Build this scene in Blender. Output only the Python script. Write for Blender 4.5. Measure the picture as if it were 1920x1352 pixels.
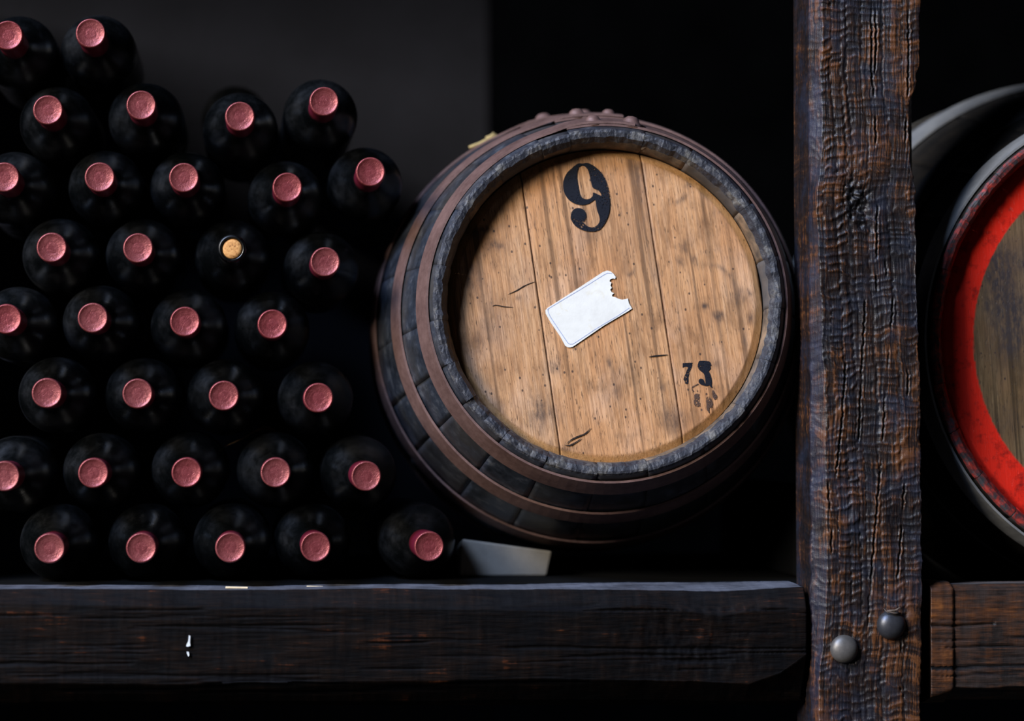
import bpy, bmesh, math, random
import numpy as np
from mathutils import Vector, Matrix
from mathutils.geometry import tessellate_polygon

for o in list(bpy.data.objects):
    bpy.data.objects.remove(o, do_unlink=True)
SC = bpy.context.scene
COL = SC.collection
R = math.radians
random.seed(7)
rng = np.random.default_rng(11)

# ------------------------------------------------------------------ camera
W, H, FPX = 1920, 1352, 4533.0
YAW, PITCH = R(6.17), R(1.567)
CAM = Vector((0.0, -2.34, 0.0))
FW = Vector((math.sin(YAW) * math.cos(PITCH), math.cos(YAW) * math.cos(PITCH), math.sin(PITCH)))
RT = Vector((math.cos(YAW), -math.sin(YAW), 0.0))
UP = RT.cross(FW)
cam_d = bpy.data.cameras.new('camera')
cam = bpy.data.objects.new('camera', cam_d)
COL.objects.link(cam)
m = Matrix((RT, UP, -FW)).transposed().to_4x4()
m.translation = CAM
cam.matrix_world = m
cam_d.sensor_width = 36.0
cam_d.sensor_fit = 'HORIZONTAL'
cam_d.lens = FPX * 36.0 / W
cam_d.clip_start, cam_d.clip_end = 0.05, 60
cam_d.dof.use_dof = True
cam_d.dof.focus_distance = 2.365
cam_d.dof.aperture_fstop = 2.2
SC.camera = cam

# ------------------------------------------------------------------ world, lights, exposure
SC.view_settings.view_transform = 'Standard'
SC.view_settings.look = 'None'
SC.view_settings.gamma = 1.0
SC.view_settings.use_curve_mapping = False
SC.view_settings.exposure = 0.0
world = bpy.data.worlds.new('cellar_air')
SC.world = world
world.use_nodes = True
bg = world.node_tree.nodes['Background']
bg.inputs[0].default_value = (0.25, 0.38, 0.75, 1)
bg.inputs[1].default_value = 0.0015


def window_light(name, direction, dist, sx, sy, power, color, target):
    d = bpy.data.lights.new(name, 'AREA')
    d.shape = 'RECTANGLE'
    d.size, d.size_y = sx, sy
    d.energy = power
    d.color = color
    o = bpy.data.objects.new(name, d)
    COL.objects.link(o)
    v = Vector(direction).normalized()
    o.location = Vector(target) + v * dist
    o.rotation_euler = v.to_track_quat('Z', 'Y').to_euler()
    return o


window_light('cellar_window_light', (-1.28, -1.0, 0.60), 7.0, 1.6, 2.1, 650, (1.0, 0.93, 0.84), (0.25, 0.0, 0.0))
window_light('skylight_window_light', (-1.2, -1.0, 1.45), 7.0, 2.0, 1.6, 760, (0.48, 0.64, 1.0), (0.3, 0.0, 0.0))


def ray(px, py):
    return (FW + RT * ((px - W / 2) / FPX) - UP * ((py - H / 2) / FPX))


def at(px, py, Y):
    """The point of the place at depth Y (metres behind the shelf front) that the lens sees at a pixel."""
    d = ray(px, py)
    return CAM + d * ((Y - CAM.y) / d.y)


# ------------------------------------------------------------------ helpers
def tag(o, label=None, cat=None, group=None, kind=None):
    if label: o['label'] = label
    if cat: o['category'] = cat
    if group: o['group'] = group
    if kind: o['kind'] = kind
    return o


def empty(name, loc=(0, 0, 0), rot=None):
    o = bpy.data.objects.new(name, None)
    o.empty_display_size = 0.05
    COL.objects.link(o)
    if rot is None:
        o.location = loc
    else:
        mm = rot.to_4x4()
        mm.translation = Vector(loc)
        o.matrix_world = mm
    return o


def link(name, me, mats, parent=None, smooth=True):
    if not isinstance(mats, (list, tuple)): mats = [mats]
    if not me.materials:
        for mt in mats: me.materials.append(mt)
    o = bpy.data.objects.new(name, me)
    COL.objects.link(o)
    if parent: o.parent = parent
    return o


def mesh(name, verts, faces, smooth=True, mat_idx=None):
    me = bpy.data.meshes.new(name)
    me.from_pydata([tuple(v) for v in verts], [], faces)
    if mat_idx is not None:
        me.polygons.foreach_set('material_index', mat_idx)
    me.polygons.foreach_set('use_smooth', [smooth] * len(me.polygons))
    me.update()
    return me


def fix_normals(me):
    bm = bmesh.new(); bm.from_mesh(me)
    bmesh.ops.recalc_face_normals(bm, faces=bm.faces)
    bm.to_mesh(me); bm.free()
    return me


def grid_mesh(name, P, closed=False, attrs=None, smooth=True):
    """P: (rows, cols, 3) array."""
    nr, nc = P.shape[:2]
    idx = np.arange(nr * nc).reshape(nr, nc)
    c1 = nc if closed else nc - 1
    a = idx[:-1, :c1]; b = np.roll(idx, -1, 1)[:-1, :c1]
    c = np.roll(idx, -1, 1)[1:, :c1]; d = idx[1:, :c1]
    F = np.stack([a, b, c, d], -1).reshape(-1, 4)
    me = bpy.data.meshes.new(name)
    me.vertices.add(nr * nc)
    me.vertices.foreach_set('co', P.reshape(-1).astype(np.float32))
    nf = len(F)
    me.loops.add(nf * 4); me.polygons.add(nf)
    me.loops.foreach_set('vertex_index', F.reshape(-1).astype(np.int32))
    me.polygons.foreach_set('loop_start', (np.arange(nf) * 4).astype(np.int32))
    me.polygons.foreach_set('loop_total', np.full(nf, 4, np.int32))
    me.polygons.foreach_set('use_smooth', [smooth] * nf)
    if attrs:
        for k, v in attrs.items():
            at_ = me.attributes.new(k, 'FLOAT', 'POINT')
            at_.data.foreach_set('value', v.reshape(-1).astype(np.float32))
    me.update(calc_edges=True)
    me.validate()
    return me


def lathe(name, prof, seg=48, closed_axis=True, smooth=True):
    """Spin (radius, y) around the y axis."""
    verts, faces, ring = [], [], []
    for r_, y in prof:
        if r_ < 1e-6:
            ring.append([len(verts)]); verts.append((0, y, 0))
        else:
            ring.append(list(range(len(verts), len(verts) + seg)))
            for k in range(seg):
                a = 2 * math.pi * k / seg
                verts.append((r_ * math.cos(a), y, r_ * math.sin(a)))
    for A, B in zip(ring[:-1], ring[1:]):
        for k in range(seg):
            k2 = (k + 1) % seg
            if len(A) == 1: faces.append((A[0], B[k2], B[k]))
            elif len(B) == 1: faces.append((A[k], A[k2], B[0]))
            else: faces.append((A[k], A[k2], B[k2], B[k]))
    return fix_normals(mesh(name, verts, faces, smooth))


def smoothpoly(pts, n=4, closed=True):
    out = []
    N_ = len(pts)
    rngi = range(N_) if closed else range(N_ - 1)
    for i in rngi:
        g = (lambda j: pts[j % N_]) if closed else (lambda j: pts[min(max(j, 0), N_ - 1)])
        p0, p1, p2, p3 = g(i - 1), g(i), g(i + 1), g(i + 2)
        for k in range(n):
            t = k / n
            out.append(tuple(0.5 * (2 * p1[c] + (p2[c] - p0[c]) * t + (2 * p0[c] - 5 * p1[c] + 4 * p2[c] - p3[c]) * t * t
                                    + (3 * p1[c] - p0[c] - 3 * p2[c] + p3[c]) * t ** 3) for c in range(2)))
    if not closed: out.append(tuple(pts[-1]))
    return out


def flat_shape(name, loops3, back):
    """A thin slab: filled outline (first loop outer, others holes); back = offset vector to its rear face."""
    loops = [[Vector(p) for p in L] for L in loops3]
    tri = tessellate_polygon(loops)
    flat = [p for L in loops for p in L]
    n = len(flat)
    verts = flat + [p + back for p in flat]
    faces = [tuple(t) for t in tri] + [tuple(i + n for i in reversed(t)) for t in tri]
    s = 0
    for L in loops:
        k = len(L)
        for i in range(k):
            a, b = s + i, s + (i + 1) % k
            faces.append((a, b, b + n, a + n))
        s += k
    return fix_normals(mesh(name, verts, faces, False))


def tube(name, pts, rad, seg=8):
    pts = [Vector(p) for p in pts]
    verts, faces = [], []
    for i, p in enumerate(pts):
        t = (pts[min(i + 1, len(pts) - 1)] - pts[max(i - 1, 0)]).normalized()
        a = t.orthogonal().normalized(); b = t.cross(a)
        r_ = rad if not callable(rad) else rad(i / (len(pts) - 1))
        for k in range(seg):
            an = 2 * math.pi * k / seg
            verts.append(p + a * (r_ * math.cos(an)) + b * (r_ * math.sin(an)))
    for i in range(len(pts) - 1):
        for k in range(seg):
            k2 = (k + 1) % seg
            faces.append((i * seg + k, i * seg + k2, (i + 1) * seg + k2, (i + 1) * seg + k))
    faces.append(tuple(reversed(range(seg))))
    faces.append(tuple(range((len(pts) - 1) * seg, len(pts) * seg)))
    return fix_normals(mesh(name, verts, faces))


# value noise, vectorised
_TAB = rng.random(4096)


def _h(ix, iy, seed):
    return _TAB[(ix * 374761 + iy * 668265 + seed * 9176 + ((ix * iy) % 1013) * 31) % 4096]


def vnoise(x, y, seed=0):
    x = np.asarray(x, float); y = np.asarray(y, float)
    x, y = np.broadcast_arrays(x, y)
    ix = np.floor(x).astype(np.int64); iy = np.floor(y).astype(np.int64)
    fx = x - ix; fy = y - iy
    fx = fx * fx * (3 - 2 * fx); fy = fy * fy * (3 - 2 * fy)
    ix = ix + 5000; iy = iy + 5000
    a = _h(ix, iy, seed); b = _h(ix + 1, iy, seed); c = _h(ix, iy + 1, seed); d = _h(ix + 1, iy + 1, seed)
    return (a + (b - a) * fx) * (1 - fy) + (c + (d - c) * fx) * fy


def fbm(x, y, seed=0, oct=4):
    s, amp, tot = 0, 1.0, 0
    for k in range(oct):
        s = s + amp * vnoise(x * 2 ** k, y * 2 ** k, seed + k * 17); tot += amp; amp *= 0.5
    return s / tot


# ------------------------------------------------------------------ materials
class NT:
    def __init__(self, name):
        self.mat = bpy.data.materials.new(name)
        self.mat.use_nodes = True
        self.t = self.mat.node_tree
        self.b = self.t.nodes['Principled BSDF']

    def n(self, typ, ins=None, **props):
        nd = self.t.nodes.new('ShaderNode' + typ)
        for k, v in props.items(): setattr(nd, k, v)
        for k, v in (ins or {}).items():
            if isinstance(v, bpy.types.NodeSocket): self.t.links.new(v, nd.inputs[k])
            else: nd.inputs[k].default_value = v
        return nd

    def set(self, **kw):
        for k, v in kw.items():
            k = k.replace('_', ' ')
            if isinstance(v, bpy.types.NodeSocket): self.t.links.new(v, self.b.inputs[k])
            else: self.b.inputs[k].default_value = v
        return self

    def obj(self): return self.n('TexCoord').outputs['Object']

    def rnd(self): return self.n('ObjectInfo').outputs['Random']

    def scaled(self, vec, s, off=None):
        mp = self.n('Mapping', {'Vector': vec, 'Scale': s})
        if off is not None: self.t.links.new(off, mp.inputs['Location'])
        return mp.outputs[0]

    def noise(self, vec, scale, detail=4, rough=0.55, dist=0.0):
        return self.n('TexNoise', {'Vector': vec, 'Scale': scale, 'Detail': detail, 'Roughness': rough, 'Distortion': dist}).outputs['Fac']

    def ramp(self, fac, stops):
        nd = self.n('ValToRGB', {'Fac': fac})
        e = nd.color_ramp.elements
        while len(e) < len(stops): e.new(0.5)
        for i, (p, c) in enumerate(stops):
            e[i].position = p
            if not isinstance(c, (tuple, list)): c = (c, c, c)
            e[i].color = (*c[:3], 1)
        return nd.outputs['Color']

    def mix(self, fac, a, b, mode='MIX'):
        nd = self.n('Mix', data_type='RGBA', blend_type=mode)
        for i, v in ((0, fac), (6, a), (7, b)):
            if isinstance(v, bpy.types.NodeSocket): self.t.links.new(v, nd.inputs[i])
            else:
                if i and not isinstance(v, bpy.types.NodeSocket): v = (*v[:3], 1)
                nd.inputs[i].default_value = v
        return nd.outputs[2]

    def math(self, op, a, b=0.0, c=0.0):
        nd = self.n('Math', operation=op)
        for i, v in enumerate((a, b, c)):
            if isinstance(v, bpy.types.NodeSocket): self.t.links.new(v, nd.inputs[i])
            else: nd.inputs[i].default_value = v
        return nd.outputs[0]

    def bump(self, h, strength=0.3, dist=0.001):
        nd = self.n('Bump', {'Height': h, 'Strength': strength, 'Distance': dist})
        self.t.links.new(nd.outputs[0], self.b.inputs['Normal'])
        return self

    def attr(self, name): return self.n('Attribute', attribute_name=name).outputs['Fac']


def head_wood(name, light, dark, warm, stain=(0.035, 0.028, 0.028), red=None):
    k = NT(name); co = k.obj(); rn = k.rnd()
    off = k.n('CombineXYZ', {'X': k.math('MULTIPLY', rn, 3.0), 'Y': 0.0, 'Z': k.math('MULTIPLY', rn, 7.0)}).outputs[0]
    v = k.scaled(co, (1, 1, 0.055), off)
    g = k.noise(v, 300, 8, 0.7, 0.25)
    col = k.ramp(g, [(0.25, dark), (0.47, warm), (0.7, light)])
    br = k.noise(k.scaled(co, (1, 1, 0.35), off), 15, 4, 0.6, 0.6)
    col = k.mix(k.ramp(br, [(0.35, 0.0), (0.7, 0.8)]), col, tuple(c * s for c, s in zip(warm, (0.86, 0.70, 0.58))), 'MIX')
    br2 = k.noise(k.scaled(co, (1, 1, 0.5), off), 38, 5, 0.65, 0.4)
    col = k.mix(k.ramp(br2, [(0.50, 0.0), (0.74, 0.75)]), col, tuple(c * 0.42 for c in dark))
    grey = k.noise(k.scaled(co, (1, 1, 0.6), off), 23, 4, 0.6, 0.2)
    col = k.mix(k.ramp(grey, [(0.5, 0.0), (0.72, 0.45)]), col, (light[0] * 0.98, light[1] * 1.04, light[2] * 1.25))
    dirt = k.noise(k.scaled(co, (1, 1, 0.55), off), 9, 6, 0.72, 0.5)
    col = k.mix(k.ramp(dirt, [(0.45, 0.0), (0.70, 0.75)]), col, k.mix(0.5, col, (0.17, 0.095, 0.055)), 'MIX')
    fine = k.noise(k.scaled(co, (1, 1, 0.035), off), 900, 4, 0.7)
    col = k.mix(k.ramp(fine, [(0.40, 0.5), (0.56, 0.0)]), col, tuple(c * 0.55 for c in dark))
    # long dark grain lines
    gl = k.noise(k.scaled(co, (1, 1, 0.018), off), 150, 3, 0.5, 0.1)
    col = k.mix(k.ramp(gl, [(0.57, 0.0), (0.68, 0.65)]), col, tuple(c * 0.3 for c in dark))
    # open pores: short dashes along the grain
    p = k.noise(k.scaled(co, (1, 1, 0.11), off), 1000, 3, 0.5)
    pm = k.noise(co, 34, 2, 0.5)
    pr = k.math('MULTIPLY', k.ramp(p, [(0.62, 0.0), (0.67, 1.0)]), k.ramp(pm, [(0.3, 0.35), (0.6, 1.0)]))
    col = k.mix(k.math('MULTIPLY', pr, 0.7), col, tuple(c * 0.12 for c in dark))
    wv = k.n('TexVoronoi', {'Vector': k.scaled(co, (1, 0.2, 0.75), off), 'Scale': 130.0, 'Randomness': 1.0})
    wh = k.ramp(wv.outputs['Distance'], [(0.10, 1.0), (0.16, 0.0)])
    sel = k.ramp(k.n('SeparateColor', {'Color': wv.outputs['Color']}).outputs[0], [(0.55, 0.0), (0.6, 1.0)])
    col = k.mix(k.math('MULTIPLY', k.math('MULTIPLY', wh, sel), 0.85), col, (0.03, 0.02, 0.018))
    st = k.math('MULTIPLY', k.attr('stain'), k.ramp(k.noise(k.scaled(co, (1, 1, 0.4)), 260, 5, 0.7), [(0.3, 0.25), (0.6, 1.1)]))
    col = k.mix(st, col, stain)
    col = k.mix(k.attr('edge'), col, (warm[0] * 0.85, warm[1] * 0.78, warm[2] * 0.45))
    if red:
        rd = k.attr('paint')
        n_ = k.noise(co, 90, 5, 0.7)
        rc = k.mix(k.ramp(n_, [(0.52, 0.0), (0.74, 0.9)]), red, (0.07, 0.006, 0.005))
        col = k.mix(rd, col, rc)
    hgt = k.math('SUBTRACT', g, k.math('MULTIPLY', pr, 0.8))
    k.set(Base_Color=col, Roughness=0.5 if not red else 0.42, Specular_IOR_Level=0.3)
    k.bump(hgt, 0.5, 0.0008)
    return k.mat


M = {}
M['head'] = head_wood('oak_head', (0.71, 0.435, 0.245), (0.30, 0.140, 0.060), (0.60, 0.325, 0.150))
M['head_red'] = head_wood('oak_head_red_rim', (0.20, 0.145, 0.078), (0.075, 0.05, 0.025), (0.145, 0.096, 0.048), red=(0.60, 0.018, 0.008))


def stave_mats():
    k = NT('stave_outside'); co = k.obj(); rn = k.rnd()
    n1 = k.noise(co, 55, 6, 0.7)
    n2 = k.noise(co, 16, 4, 0.6)
    col = k.ramp(n1, [(0.3, (0.006, 0.008, 0.011)), (0.55, (0.023, 0.028, 0.038)), (0.75, (0.095, 0.10, 0.11))])
    col = k.mix(k.ramp(n2, [(0.48, 0.0), (0.72, 0.6)]), col, (0.040, 0.034, 0.024))
    col = k.mix(k.ramp(rn, [(0.35, 0.0), (0.36, 0.35), (0.8, 0.35), (0.81, 0.0)]), col, (0.035, 0.028, 0.022))
    k.set(Base_Color=col, Roughness=k.ramp(n1, [(0.3, 0.33), (0.7, 0.5)]), Specular_IOR_Level=0.6)
    k.bump(n1, 0.3, 0.0009); a = k.mat
    k = NT('stave_end_grain'); co = k.obj(); rn = k.rnd()
    n1 = k.noise(co, 300, 4, 0.7)
    n2 = k.noise(co, 42, 5, 0.65)
    w = k.n('TexWave', {'Vector': co, 'Scale': 55.0, 'Distortion': 9.0, 'Detail': 3.0, 'Detail Scale': 2.0}).outputs['Fac']
    col = k.ramp(n2, [(0.32, (0.010, 0.011, 0.016)), (0.52, (0.034, 0.035, 0.042)), (0.72, (0.18, 0.165, 0.14))])
    col = k.mix(k.ramp(w, [(0.0, 0.55), (0.5, 0.0)]), col, (0.014, 0.015, 0.022))
    col = k.mix(k.ramp(n1, [(0.62, 0.0), (0.75, 0.5)]), col, (0.12, 0.115, 0.11))
    k.set(Base_Color=col, Roughness=0.55, Specular_IOR_Level=0.4)
    k.bump(k.math('ADD', n1, k.math('MULTIPLY', w, 0.4)), 0.7, 0.0010); b = k.mat
    k = NT('stave_inside'); co = k.obj(); rn = k.rnd()
    n2 = k.noise(co, 45, 5, 0.65)
    col = k.ramp(n2, [(0.3, (0.02, 0.018, 0.018)), (0.5, (0.12, 0.085, 0.055)), (0.68, (0.26, 0.17, 0.10))])
    col = k.mix(k.ramp(rn, [(0.25, 0.75), (0.5, 0.0)]), col, (0.06, 0.06, 0.062))
    k.set(Base_Color=col, Roughness=0.65, Specular_IOR_Level=0.3)
    k.bump(n2, 0.4, 0.0015); c = k.mat
    return [a, b, c]


M['stave'] = stave_mats()


def stave_red_mats():
    k = NT('stave_outside_plain'); co = k.obj()
    n1 = k.noise(co, 40, 6, 0.7)
    col = k.ramp(n1, [(0.3, (0.004, 0.0035, 0.003)), (0.7, (0.016, 0.012, 0.008))])
    k.set(Base_Color=col, Roughness=0.5, Specular_IOR_Level=0.3); k.bump(n1, 0.25, 0.001); a = k.mat
    k = NT('stave_end_red_worn'); co = k.obj()
    n1 = k.noise(co, 120, 6, 0.72)
    col = k.ramp(n1, [(0.42, (0.03, 0.028, 0.03)), (0.5, (0.10, 0.02, 0.018)), (0.62, (0.32, 0.028, 0.018))])
    k.set(Base_Color=col, Roughness=0.6); k.bump(n1, 0.6, 0.001); b = k.mat
    k = NT('stave_inside_red'); co = k.obj()
    n1 = k.noise(co, 60, 5, 0.7)
    col = k.ramp(n1, [(0.35, (0.10, 0.006, 0.005)), (0.6, (0.5, 0.018, 0.010))])
    k.set(Base_Color=col, Roughness=0.5); c = k.mat
    return [a, b, c]


M['stave_red'] = stave_red_mats()


def metal(name, c0, c1, rough, met, scale=120, bump=0.35):
    k = NT(name); co = k.obj()
    n1 = k.noise(co, scale, 6, 0.7); n2 = k.noise(co, scale * 0.2, 3, 0.6)
    col = k.ramp(k.math('ADD', k.math('MULTIPLY', n1, 0.5), k.math('MULTIPLY', n2, 0.5)), [(0.35, c0), (0.65, c1)])
    k.set(Base_Color=col, Roughness=rough, Metallic=met, Specular_IOR_Level=0.5)
    k.bump(n1, bump, 0.0006)
    return k.mat


M['rust'] = metal('rusty_hoop_iron', (0.085, 0.043, 0.035), (0.18, 0.103, 0.086), 0.58, 0.25)
M['iron_shaded'] = metal('shaded_hoop_iron', (0.006, 0.005, 0.005), (0.014, 0.012, 0.011), 0.6, 0.1)  # near-black hoop: the post's shadow band put into its colour
M['zinc'] = metal('grey_hoop_iron', (0.22, 0.22, 0.22), (0.42, 0.41, 0.38), 0.42, 0.55, 60, 0.2)
M['bolt'] = metal('worn_bolt_steel', (0.09, 0.085, 0.08), (0.20, 0.185, 0.17), 0.48, 0.6, 90, 0.25)
M['bolt_dark'] = metal('dark_bolt_steel', (0.03, 0.032, 0.038), (0.09, 0.09, 0.10), 0.4, 0.7, 70, 0.4)


def glass_mat():
    k = NT('dark_bottle_glass'); co = k.obj(); rn = k.rnd()
    off = k.n('CombineXYZ', {'X': rn, 'Y': k.math('MULTIPLY', rn, 5.0), 'Z': rn}).outputs[0]
    d = k.noise(k.scaled(co, (1, 1, 1), off), 28, 5, 0.7)
    dust_sheen = k.ramp(d, [(0.48, 0.0), (0.75, 1.0)])
    col = k.mix(dust_sheen, (0.0008, 0.0011, 0.0012), (0.0045, 0.005, 0.006))
    k.set(Base_Color=col, Roughness=k.ramp(d, [(0.35, 0.22), (0.7, 0.5)]), Specular_IOR_Level=0.5)
    return k.mat


M['glass'] = glass_mat()


def foil_mat():
    k = NT('red_foil'); co = k.obj(); rn = k.rnd()
    off = k.n('CombineXYZ', {'X': rn, 'Y': k.math('MULTIPLY', rn, 9.0), 'Z': rn}).outputs[0]
    v = k.scaled(co, (1, 1, 1), off)
    n1 = k.ramp(k.noise(v, 150, 5, 0.65, 0.6), [(0.32, 0.0), (0.68, 1.0)])
    sx = k.n('SeparateXYZ', {'Vector': co})
    front = k.ramp(k.math('MULTIPLY', sx.outputs['Y'], 300.0), [(0.55, 1.0), (0.95, 0.0)])
    col = k.mix(n1, (0.165, 0.032, 0.034), (0.30, 0.076, 0.078))
    hue = k.mix(rn, (0.95, 0.75, 0.75), (1.0, 1.05, 1.0))
    col = k.mix(1.0, col, hue, 'MULTIPLY')
    col = k.mix(front, (0.17, 0.010, 0.030), col)
    holes = None
    for hx, hz in ((0.0085, 0.002), (-0.006, -0.0055)):
        dv = k.n('VectorMath', {0: co, 1: (hx, 0.0005, hz)}, operation='DISTANCE').outputs['Value']
        h_ = k.ramp(k.math('MULTIPLY', dv, 400.0), [(0.22, 1.0), (0.36, 0.0)])
        holes = h_ if holes is None else k.math('MAXIMUM', holes, h_)
    col = k.mix(holes, col, (0.02, 0.004, 0.004))
    k.set(Base_Color=col, Roughness=0.42, Metallic=0.45, Specular_IOR_Level=0.5)
    k.bump(k.math('SUBTRACT', k.noise(v, 330, 3, 0.6, 1.2), holes), 0.5, 0.0008)
    return k.mat


M['foil'] = foil_mat()
k = NT('cork'); co = k.obj()
n1 = k.noise(co, 420, 4, 0.7)
k.set(Base_Color=k.ramp(n1, [(0.33, (0.16, 0.055, 0.015)), (0.45, (0.55, 0.25, 0.07)), (0.7, (0.72, 0.38, 0.13))]), Roughness=0.75)
k.bump(n1, 0.5, 0.0006); M['cork'] = k.mat


def tarred(name, black, brown, hi, rough=0.42, axis='z', blue=(0.012, 0.015, 0.026), spec=0.45, cw=0.26, dust_sheen=(0.026, 0.030, 0.056)):
    """Dark stained hewn timber: 'h' carries the relief height, 'crack' the open cracks and knots."""
    k = NT(name); co = k.obj()
    sc = (1, 1, 0.06) if axis == 'z' else (0.06, 1, 1)
    sc2 = (0.12, 0.5, 1) if axis == 'z' else (1, 0.5, 0.15)
    f = k.noise(k.scaled(co, sc), 700, 4, 0.65)
    pat = k.noise(k.scaled(co, tuple(0.5 + 0.5 * s for s in sc)), 42, 5, 0.68, 0.3)
    cross = k.noise(k.scaled(co, sc2), 330, 3, 0.6)
    h = k.attr('h')
    a = k.math('ADD', k.math('MULTIPLY', h, 0.5), k.math('ADD', k.math('MULTIPLY', pat, 0.55), k.math('ADD', k.math('MULTIPLY', f, 0.42), k.math('MULTIPLY', cross, cw))))
    col = k.ramp(a, [(0.58, black), (0.74, tuple((x + y) / 2 for x, y in zip(black, brown))), (0.86, brown), (1.0, hi)])
    bl = k.noise(co, 27, 4, 0.65)
    col = k.mix(k.ramp(bl, [(0.48, 0.0), (0.66, 0.8)]), col, blue)
    col = k.mix(k.math('MULTIPLY', k.attr('dust_sheen'), k.ramp(k.math('ADD', k.math('MULTIPLY', f, 0.5), k.math('MULTIPLY', bl, 0.5)), [(0.38, 0.35), (0.6, 1.0)])), col, dust_sheen)  # painted blue sheen on the post chamfer, dust with sheen on beam tops
    col = k.mix(k.attr('crack'), col, (0.003, 0.003, 0.004))
    k.set(Base_Color=col, Roughness=k.ramp(f, [(0.3, rough - 0.1), (0.7, rough + 0.16)]), Specular_IOR_Level=spec)
    k.bump(k.math('ADD', f, k.math('MULTIPLY', cross, cw * 3)), 0.45, 0.0012)
    return k.mat


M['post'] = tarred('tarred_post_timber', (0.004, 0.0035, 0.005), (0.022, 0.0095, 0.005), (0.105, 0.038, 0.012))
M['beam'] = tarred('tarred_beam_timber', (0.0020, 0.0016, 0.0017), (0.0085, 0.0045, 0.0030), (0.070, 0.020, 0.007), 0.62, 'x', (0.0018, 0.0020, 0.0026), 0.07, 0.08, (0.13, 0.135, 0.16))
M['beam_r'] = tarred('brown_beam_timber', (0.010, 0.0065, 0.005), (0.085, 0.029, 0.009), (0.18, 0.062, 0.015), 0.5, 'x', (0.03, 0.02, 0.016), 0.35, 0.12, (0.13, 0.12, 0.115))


def plain(name, col, rough=0.8, nscale=20, var=0.35, bump=0.2, spec=0.3):
    k = NT(name); co = k.obj()
    n1 = k.noise(co, nscale, 5, 0.65)
    k.set(Base_Color=k.ramp(n1, [(0.3, tuple(c * (1 - var) for c in col)), (0.7, tuple(min(1, c * (1 + var)) for c in col))]), Roughness=rough, Specular_IOR_Level=spec)
    k.bump(n1, bump, 0.002)
    return k.mat


M['board'] = plain('black_shelf_board', (0.003, 0.003, 0.003), 0.95, spec=0.05)
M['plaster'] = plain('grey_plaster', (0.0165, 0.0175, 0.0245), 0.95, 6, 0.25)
M['darkwall'] = plain('near_black_wall', (0.001, 0.001, 0.001), 1.0, 8, spec=0.0)  # even near-black colour for the far wall
M['floor'] = plain('dark_stone_floor', (0.015, 0.014, 0.013), 0.9, 6)
M['chock'] = plain('pale_weathered_wood', (0.17, 0.155, 0.13), 0.8, 30, 0.22)
M['straw_dark'] = plain('brown_straw', (0.10, 0.06, 0.025), 0.7, 90)
M['straw'] = plain('dry_straw', (0.36, 0.27, 0.11), 0.7, 90)
M['chip'] = plain('pale_wood_chip', (0.75, 0.60, 0.38), 0.7, 90, 0.15)
M['white'] = plain('white_paint', (0.75, 0.78, 0.8), 0.6, 200, 0.15)
k = NT('old_paper'); co = k.obj()
n1 = k.noise(co, 36, 5, 0.65); n2 = k.noise(co, 60, 3, 0.6, 0.8)
col = k.ramp(n1, [(0.35, (0.65, 0.635, 0.575)), (0.65, (0.74, 0.725, 0.66))])
col = k.mix(k.ramp(n2, [(0.6, 0.0), (0.75, 0.6)]), col, (0.62, 0.56, 0.40))
k.set(Base_Color=col, Roughness=0.7, Specular_IOR_Level=0.3); k.bump(k.noise(co, 70, 4, 0.6), 0.5, 0.0008); M['paper'] = k.mat
M['print'] = plain('blue_grey_print', (0.30, 0.34, 0.48), 0.7, 300, 0.2)


def ink(name, col, cover):
    k = NT(name); co = k.obj()
    n1 = k.noise(co, 900, 3, 0.6); n2 = k.noise(co, 60, 4, 0.6)
    a = k.math('ADD', k.math('MULTIPLY', n1, 0.65), k.math('MULTIPLY', n2, 0.35))
    k.set(Base_Color=k.mix(n2, col, tuple(c * 1.8 for c in col)), Roughness=0.7, Specular_IOR_Level=0.15)
    tr = k.n('BsdfTransparent').outputs[0]
    ms = k.n('MixShader', {0: k.ramp(a, [(cover - 0.02, 1.0), (cover + 0.03, 0.0)]), 1: tr, 2: k.b.outputs[0]})
    k.t.links.new(ms.outputs[0], k.t.nodes['Material Output'].inputs[0])
    return k.mat


M['ink'] = ink('worn_black_stencil_paint', (0.006, 0.007, 0.011), 0.565)
M['ghost'] = ink('faded_stencil_paint', (0.06, 0.036, 0.026), 0.52)

# ------------------------------------------------------------------ the setting
Z_SHELF = at(435, 1027, 0.0).z - 0.0391          # shelf surface the bottom bottles lie on
Z_TOP = at(960, -110, 0.0).z                     # level just above view, below the added upper shelf
Z_FLOOR = Z_SHELF - 0.75


def box(name, x0, x1, y0, y1, z0, z1, mat, parent=None, bev=0.003):
    bm = bmesh.new()
    bmesh.ops.create_cube(bm, size=1.0)
    for v in bm.verts:
        v.co = Vector(((x0 + x1) / 2 + v.co.x * (x1 - x0), (y0 + y1) / 2 + v.co.y * (y1 - y0), (z0 + z1) / 2 + v.co.z * (z1 - z0)))
    if bev: bmesh.ops.bevel(bm, geom=bm.edges[:], offset=bev, segments=2, affect='EDGES', profile=0.5)
    me = bpy.data.meshes.new(name); bm.to_mesh(me); bm.free()
    return link(name, me, mat, parent)


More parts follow.
